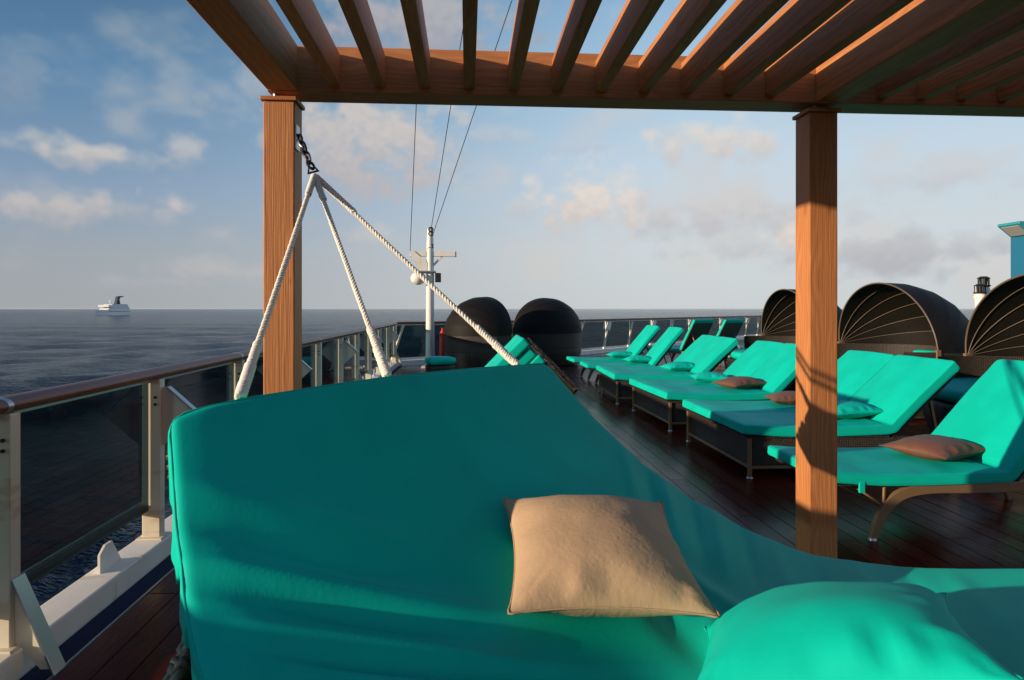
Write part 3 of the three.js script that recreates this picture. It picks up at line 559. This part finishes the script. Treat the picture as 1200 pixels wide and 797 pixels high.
// ------------------------------------------------------------------ clamshell daybeds
function makeClam(label, group, R = 1.08) {
  const t = thing('clamshell_daybed', label, 'daybed', [0, 0, 0], 0, group), ph = 0.86, up = 0.90;   // opening towards -x
  mesh('base', new THREE.LatheGeometry([[R - 0.12, 0.02], [R - 0.10, 0.05], [R - 0.02, 0.3], [R, 0.44], [R - 0.03, 0.47], [0, 0.47]].map(p => new THREE.Vector2(...p)), 64), M.wicker, t);
  const wall = new THREE.CylinderGeometry(R + 0.005, R - 0.005, ph - 0.46, 48, 1, true, -0.12 * Math.PI + 0, Math.PI * 1.24); wall.translate(0, (ph + 0.46) / 2, 0);
  const w2 = new THREE.CylinderGeometry(R - 0.03, R - 0.04, ph - 0.46, 48, 1, true, -0.12 * Math.PI, Math.PI * 1.24); w2.translate(0, (ph + 0.46) / 2, 0);
  const uvm = (g, ku, kv) => { const uv = g.attributes.uv; for (let i = 0; i < uv.count; i++) uv.setXY(i, uv.getX(i) * ku, uv.getY(i) * kv); return g; };
  mesh('back_wall', merge([uvm(wall, 3.4, 0.4), uvm(w2, 3.4, 0.4)]), M.wicker, t);
  mesh('seat_cushion', (() => { const g = new THREE.LatheGeometry([[0, 0.63], [R * 0.6, 0.632], [R - 0.10, 0.62], [R - 0.05, 0.59], [R - 0.045, 0.53], [R - 0.08, 0.485], [R - 0.12, 0.475], [0, 0.475]].map(p => new THREE.Vector2(...p)), 60); return g; })(), M.teal, t);
  const bol = slab(0.9, 0.16, 0.16, 0.06, 20, 8, (s, q, d) => { const a = (s - 0.45) / (R - 0.22); return new THREE.Vector3(Math.cos(a) * (R - 0.22 + d), 0.80 - q, Math.sin(a) * (R - 0.22 + d)); });
  mesh('back_cushion', bol, M.teal, t);
  const P = (phi, th, k = 1) => new THREE.Vector3(Math.sin(th) * Math.cos(phi) * R * k, ph + Math.sin(th) * Math.sin(phi) * up * k, Math.cos(th) * R * k);
  const p0 = -0.02, p1 = 1.66, NP = 48, NT = 48;
  const shell = (k) => { const pos = [], uv = [], idx = []; for (let i = 0; i <= NP; i++) for (let j = 0; j <= NT; j++) { const f = i / NP, phi = lerp(p0, p1, f), panel = 1 - 0.008 * Math.abs(Math.sin(f * 6 * Math.PI)) ** 0.7 * Math.sin(j / NT * Math.PI), q = P(phi, lerp(0.01, Math.PI - 0.01, j / NT), k * panel); pos.push(q.x, q.y, q.z); uv.push(f * 1.8, j / NT * 3.2); if (i < NP && j < NT) { const a = i * (NT + 1) + j; idx.push(a, a + NT + 1, a + 1, a + 1, a + NT + 1, a + NT + 2); } } const g = new THREE.BufferGeometry(); g.setAttribute('position', new THREE.Float32BufferAttribute(pos, 3)); g.setAttribute('uv', new THREE.Float32BufferAttribute(uv, 2)); g.setIndex(idx); g.computeVertexNormals(); return g; };
  const can = mesh('canopy', merge([shell(1.012), shell(0.998)]), M.canopy, t);
  for (let i = 0; i <= 6; i++) { const phi = lerp(p0, p1, i / 6), pts = []; for (let j = 0; j <= 18; j++) pts.push(P(phi, j / 18 * Math.PI, i === 6 ? 1.004 : 0.985)); mesh('rib', tube(pts, i === 6 ? 0.011 : 0.0045, 44, 6), M.rib, can); }
  for (const s of [-1, 1]) mesh('pivot_post', bar(-0.03, 0.03, 0.44, ph + 0.03, s * R - 0.02, s * R + 0.02, 0.005), M.bronze, t);
  return t;
}
const clam = makeClam('open brown clamshell daybed with ribbed canopy behind the double lounger by the post', 'clamshell daybeds in a row');
clam.position.copy(V(5.82, 0, 8.85)); clam.rotation.y = 0;
copy(clam, [5.9, 0, 11.75], 0, 'open clamshell daybed partly hidden by the wooden pergola post');
copy(clam, [5.72, 0, 6.1], 0, 'open clamshell daybed in front of the blue lamp pillar');
const D = [copy(clam, [0.36, 0, 15.2], Math.PI + 0.75, 'closed dark clamshell daybed next to the white mast'), copy(clam, [1.98, 0, 16.6], Math.PI * 0.5 + 0.35 + Math.PI, 'rounded dark clamshell daybed turned away, beside the bow railing')];
D.forEach(o => { o.userData.group = 'clamshell daybeds turned away'; o.scale.set(0.84, 0.95, 0.84); });

// ------------------------------------------------------------------ slanted rack with stacked cushions behind the daybed
{
  const t = thing('cushion_rack', 'slanted wicker rack with three stacked teal cushions behind the daybed', 'rack', [0, 0, 0]);
  const top = new THREE.Vector2(0.395, 1.20), c45 = Math.SQRT1_2, d0 = 4.62, W = 0.62;      // (x, y) of the topmost cushion's upper edge
  const at = (e1, e2, dep) => V(top.x - c45 * e1 + c45 * e2, top.y - c45 * e1 - c45 * e2, dep);  // e1 down the slope, e2 through the stack
  const slope = (len, T, off, e1, name, mat, inset, r, k) => mesh(name, slab(len, T, W - inset * 2, r, 20, 12, (s, q, d) => at(e1 + s, off + q + (k ? (fbm(s * 5 + k * 3, d * 5 + k, 2) - 0.5) * 0.014 : 0), d0 + W / 2 + d)), mat, t);
  slope(0.62, 0.078, 0.0, 0.0, 'cushion', M.teal, 0.00, 0.02, 1);
  slope(0.60, 0.078, 0.083, 0.018, 'cushion', M.teal, 0.014, 0.02, 2);
  slope(0.60, 0.078, 0.166, 0.006, 'cushion', M.teal, 0.004, 0.02, 3);
  slope(0.66, 0.30, 0.25, -0.01, 'wicker_back', M.wicker, 0.02, 0.02);
  slope(0.03, 0.55, 0.0, 0.63, 'ledge', M.wicker, 0.02, 0.01);
  const strands = [];
  for (let k = 0; k < 3; k++) { const pts = []; for (let i = 0; i <= 90; i++) { const u = i / 90, an = u * 11 * 6.283 + k * 2.094; pts.push(at(-0.004 + 0.013 * Math.sin(an), 0.035 + u * 0.50, d0 + 0.03 + 0.016 * Math.sin(2 * an))); } strands.push(new THREE.TubeGeometry(new THREE.CatmullRomCurve3(pts), 160, 0.010, 5)); }
  mesh('woven_edge', merge(strands), M.wicker, t);
  for (const dep of [0.08, W - 0.06]) { mesh('leg', strut(at(0.64, 0.40, d0 + dep), V(at(0.64, 0.40, 0).x, 0.0, d0 + dep), 0.04, 0.04), M.bronze, t); mesh('leg', strut(at(0.12, 0.53, d0 + dep), V(at(0.12, 0.53, 0).x, 0.0, d0 + dep), 0.04, 0.04), M.bronze, t); }
}

// ------------------------------------------------------------------ mast with stays
{
  const t = thing('signal_mast', 'white signal mast with yardarm and round radome standing at the bow corner', 'mast', [-0.9, 0, 15.9]);
  mesh('column', new THREE.CylinderGeometry(0.085, 0.11, 3.0, 20).translate(0, 1.5, 0), M.white, t);
  mesh('topmast', new THREE.CylinderGeometry(0.07, 0.085, 0.45, 16).translate(0, 3.1, 0), M.white, t);
  mesh('yardarm', strut(new THREE.Vector3(-0.48, 2.72, 0), new THREE.Vector3(0.6, 2.72, 0), 0.12, 0.12), M.white, t);
  mesh('end_fitting', bar(0.59, 0.63, 2.65, 2.79, -0.05, 0.05, 0.008), M.white, t);
  { const s = new THREE.Shape(); s.moveTo(-0.5, 2.76); s.lineTo(-0.40, 2.8); s.lineTo(-0.06, 2.5); s.lineTo(-0.06, 2.25); s.lineTo(-0.2, 2.25); s.closePath(); mesh('gusset', new THREE.ExtrudeGeometry(s, { depth: 0.05, bevelEnabled: false }).translate(0, 0, 0.03), M.white, t); }
  mesh('bracket', strut(new THREE.Vector3(0.32, 2.7, 0), new THREE.Vector3(0.08, 2.45, 0), 0.05, 0.05), M.white, t);
  mesh('platform', bar(-0.34, 0.14, 2.27, 2.31, -0.16, 0.16, 0.006), M.alloy, t);
  mesh('radome', new THREE.SphereGeometry(0.165, 28, 20).scale(1.1, 0.95, 1).translate(-0.28, 2.13, 0.06), M.white, t);
  mesh('signal_lamp_box', bar(0.12, 0.26, 2.04, 2.26, -0.1, 0.06, 0.01), M.black, t);
  for (const y of [2.9, 3.2, 3.3]) mesh('shackle', new THREE.TorusGeometry(0.05, 0.018, 8, 14).translate(0.02, y, 0.06), M.iron, t);
  const far = [[-0.98, 2.76, -0.793, 6.628], [-0.88, 3.3, 0.0, 6.653], [-0.83, 3.2, 0.756, 6.677]];
  far.forEach(([x0, y0, x1, y1], i) => {     // stays run up over the deck to a mast behind
    const a = i === 0 ? V(-1.38, 2.76, 15.9) : V(x0, y0, 15.9), b = V(x1, y1, 11.2), e = a.clone().lerp(b, 4.6), o = new THREE.Vector3().copy(t.position);
    mesh('stay_wire', rod(a.sub(o), e.sub(o), 0.008, 5), M.black, t);
  });
  mesh('base_plate', bar(-0.2, 0.2, -0.005, 0.03, -0.2, 0.2, 0.004), M.white, t);
}
// small things at the bow corner
{
  const t = thing('fire_extinguisher', 'slim red fire extinguisher standing between the mast and a clamshell daybed', 'extinguisher', [-0.58, 0, 15.4]);
  mesh('cylinder', new THREE.LatheGeometry([[0, 0.3], [0.075, 0.31], [0.08, 0.36], [0.08, 0.78], [0.06, 0.86], [0.03, 0.9], [0.03, 0.95], [0, 0.96]].map(p => new THREE.Vector2(...p)), 24), M.red, t);
  mesh('valve', bar(-0.05, 0.05, 0.95, 0.985, -0.02, 0.02, 0.005), M.black, t);
  mesh('hose', tube([new THREE.Vector3(0.03, 0.94, 0), new THREE.Vector3(0.11, 0.85, 0.03), new THREE.Vector3(0.1, 0.6, 0.05)], 0.012, 16, 6), M.black, t);
  mesh('stand', merge([cyl(0, 0, 0.31, 0, 0.05, 0.04), cyl(0, 0, 0.02, 0, 0.12)]), M.alloy, t);
}
{
  const t = thing('footstool', 'low round wicker footstool with a teal cushion near the mast', 'footstool', [-0.52, 0, 12.6]);
  mesh('base', new THREE.LatheGeometry([[0.2, 0], [0.25, 0.05], [0.29, 0.3], [0.27, 0.34], [0, 0.34]].map(p => new THREE.Vector2(...p)), 32), M.wicker, t);
  mesh('cushion', new THREE.LatheGeometry([[0, 0.49], [0.22, 0.485], [0.29, 0.46], [0.305, 0.41], [0.28, 0.36], [0.24, 0.345], [0, 0.345]].map(p => new THREE.Vector2(...p)), 40), M.teal, t);
}
// ------------------------------------------------------------------ blue lamp pillar and white lamp posts behind the clamshells
{
  const t = thing('lamp_pillar', 'square blue pillar with two angled floodlights rising behind a clamshell daybed', 'lamp pillar', [10.97, 0, 12.0]);
  mesh('pillar', bar(-0.28, 0.28, -0.006, 2.82, -0.28, 0.28, 0.015), M.blue, t);
  for (const s of [-1, 1]) {
    const sh = new THREE.Shape(); sh.moveTo(0.02, 2.82); sh.lineTo(0.3, 2.82); sh.lineTo(0.56, 3.02); sh.lineTo(0.56, 3.05); sh.lineTo(0.02, 3.05); sh.closePath();
    const g = new THREE.ExtrudeGeometry(sh, { depth: 0.5, bevelEnabled: true, bevelSize: 0.01, bevelThickness: 0.01, bevelSegments: 1 }); g.translate(0, 0, -0.25); if (s < 0) g.rotateY(Math.PI);
    const h = mesh('floodlight', g, M.aqua, t);
    mesh('lens', strut(new THREE.Vector3(s * 0.33, 2.822, 0), new THREE.Vector3(s * 0.54, 2.985, 0), 0.4, 0.012), M.lens, h);
  }
}
{
  const L = 'white lamp post with a black caged top behind the clamshell daybeds', G = 'white caged lamp posts';
  const t = thing('lamp_post', L, 'lamp post', [9.08, 0, 11.0], 0, G);
  mesh('post', new THREE.LatheGeometry([[0.13, 0], [0.13, 0.04], [0.08, 0.1], [0.075, 1.55], [0.09, 1.66], [0.10, 1.74], [0.08, 1.8], [0, 1.8]].map(p => new THREE.Vector2(...p)), 24), M.white, t);
  const c = mesh('lantern', new THREE.CylinderGeometry(0.06, 0.05, 0.14, 12).translate(0, 1.87, 0), M.black, t);
  mesh('lantern_cap', new THREE.CylinderGeometry(0.05, 0.11, 0.035, 12).translate(0, 1.955, 0), M.black, c);
  mesh('lantern_base', new THREE.CylinderGeometry(0.11, 0.1, 0.025, 12).translate(0, 1.805, 0), M.black, c);
  for (let k = 0; k < 6; k++) mesh('cage_bar', new THREE.CylinderGeometry(0.009, 0.009, 0.15, 6).translate(Math.cos(k * 1.047) * 0.085, 1.875, Math.sin(k * 1.047) * 0.085), M.black, c);
  t.userData.label = 'taller white lamp post with a black caged top behind the clamshell daybeds';
  const b = copy(t, [8.93, 0, 10.9], 0.4, 'shorter white lamp post with a black caged top behind the clamshell daybeds'); b.scale.setScalar(0.93);
}

// ------------------------------------------------------------------ cruise ship on the horizon
{
  const dist = 2400, az = Math.atan((130 - 600) / FOCAL) + YAW;
  const t = thing('cruise_ship', 'distant white cruise ship with a winged funnel on the horizon', 'ship', [Math.sin(az) * dist, SEA, Math.cos(az) * dist], az * -1 + 1.0);   // bow along -x before turning
  const L = 150, Bm = 15;
  const hull = new THREE.Shape(); hull.moveTo(-L / 2, 0); hull.bezierCurveTo(-L / 2 + 16, -7, -L / 2 + 38, -Bm, -L / 2 + 62, -Bm); hull.lineTo(L / 2, -Bm); hull.lineTo(L / 2, Bm); hull.lineTo(-L / 2 + 62, Bm); hull.bezierCurveTo(-L / 2 + 38, Bm, -L / 2 + 16, 7, -L / 2, 0);
  const hg = new THREE.ExtrudeGeometry(hull, { depth: 17, bevelEnabled: false, curveSegments: 20 }); hg.rotateX(-Math.PI / 2);
  const hp = hg.attributes.position; for (let i = 0; i < hp.count; i++) { const k = hp.getY(i) < 1 ? 0.9 : 1; hp.setX(i, hp.getX(i) * (hp.getX(i) < 0 ? k : 1)); hp.setZ(i, hp.getZ(i) * k); } hg.computeVertexNormals();
  mesh('hull', hg, M.shipWhite, t);
  for (let k = 0; k < 6; k++) { const x0 = -L / 2 + 40 + k * 4, x1 = L / 2 - k * 2.2; const d = mesh('deckhouse', bar(x0, x1, 17 + k * 3, 19.4 + k * 3, -Bm + 0.4 + k * 0.3, Bm - 0.4 - k * 0.3, 0), M.shipWhite, t); mesh('window_band', bar(x0 + 1, x1 - 1, 19.4 + k * 3, 20 + k * 3, -Bm + 1.2 + k * 0.3, Bm - 1.2 - k * 0.3, 0), M.shipDark, d); }
  mesh('bridge', bar(-L / 2 + 38, -L / 2 + 60, 26, 32, -Bm - 1.5, Bm + 1.5, 0), M.shipWhite, t);
  mesh('radar_mast', merge([bar(-L / 2 + 70, -L / 2 + 73, 35, 48, -1.2, 1.2, 0), bar(-L / 2 + 68, -L / 2 + 75, 43, 44, -4, 4, 0)]), M.shipWhite, t);
  const fs = new THREE.Shape(); fs.moveTo(20, 34); fs.lineTo(42, 34); fs.lineTo(37, 50); fs.bezierCurveTo(38, 56, 46, 58, 58, 58); fs.lineTo(58, 60.5); fs.bezierCurveTo(42, 61.5, 33, 60, 28, 57); fs.closePath();
  mesh('funnel', new THREE.ExtrudeGeometry(fs, { depth: 8, bevelEnabled: false }).translate(0, 0, -4), M.shipDark, t);
  mesh('stripe', bar(-L / 2 + 45, L / 2 + 0.3, 12, 13.2, -Bm - 0.2, Bm + 0.2, 0), M.shipRed, t);
}

renderer.render(scene, camera);
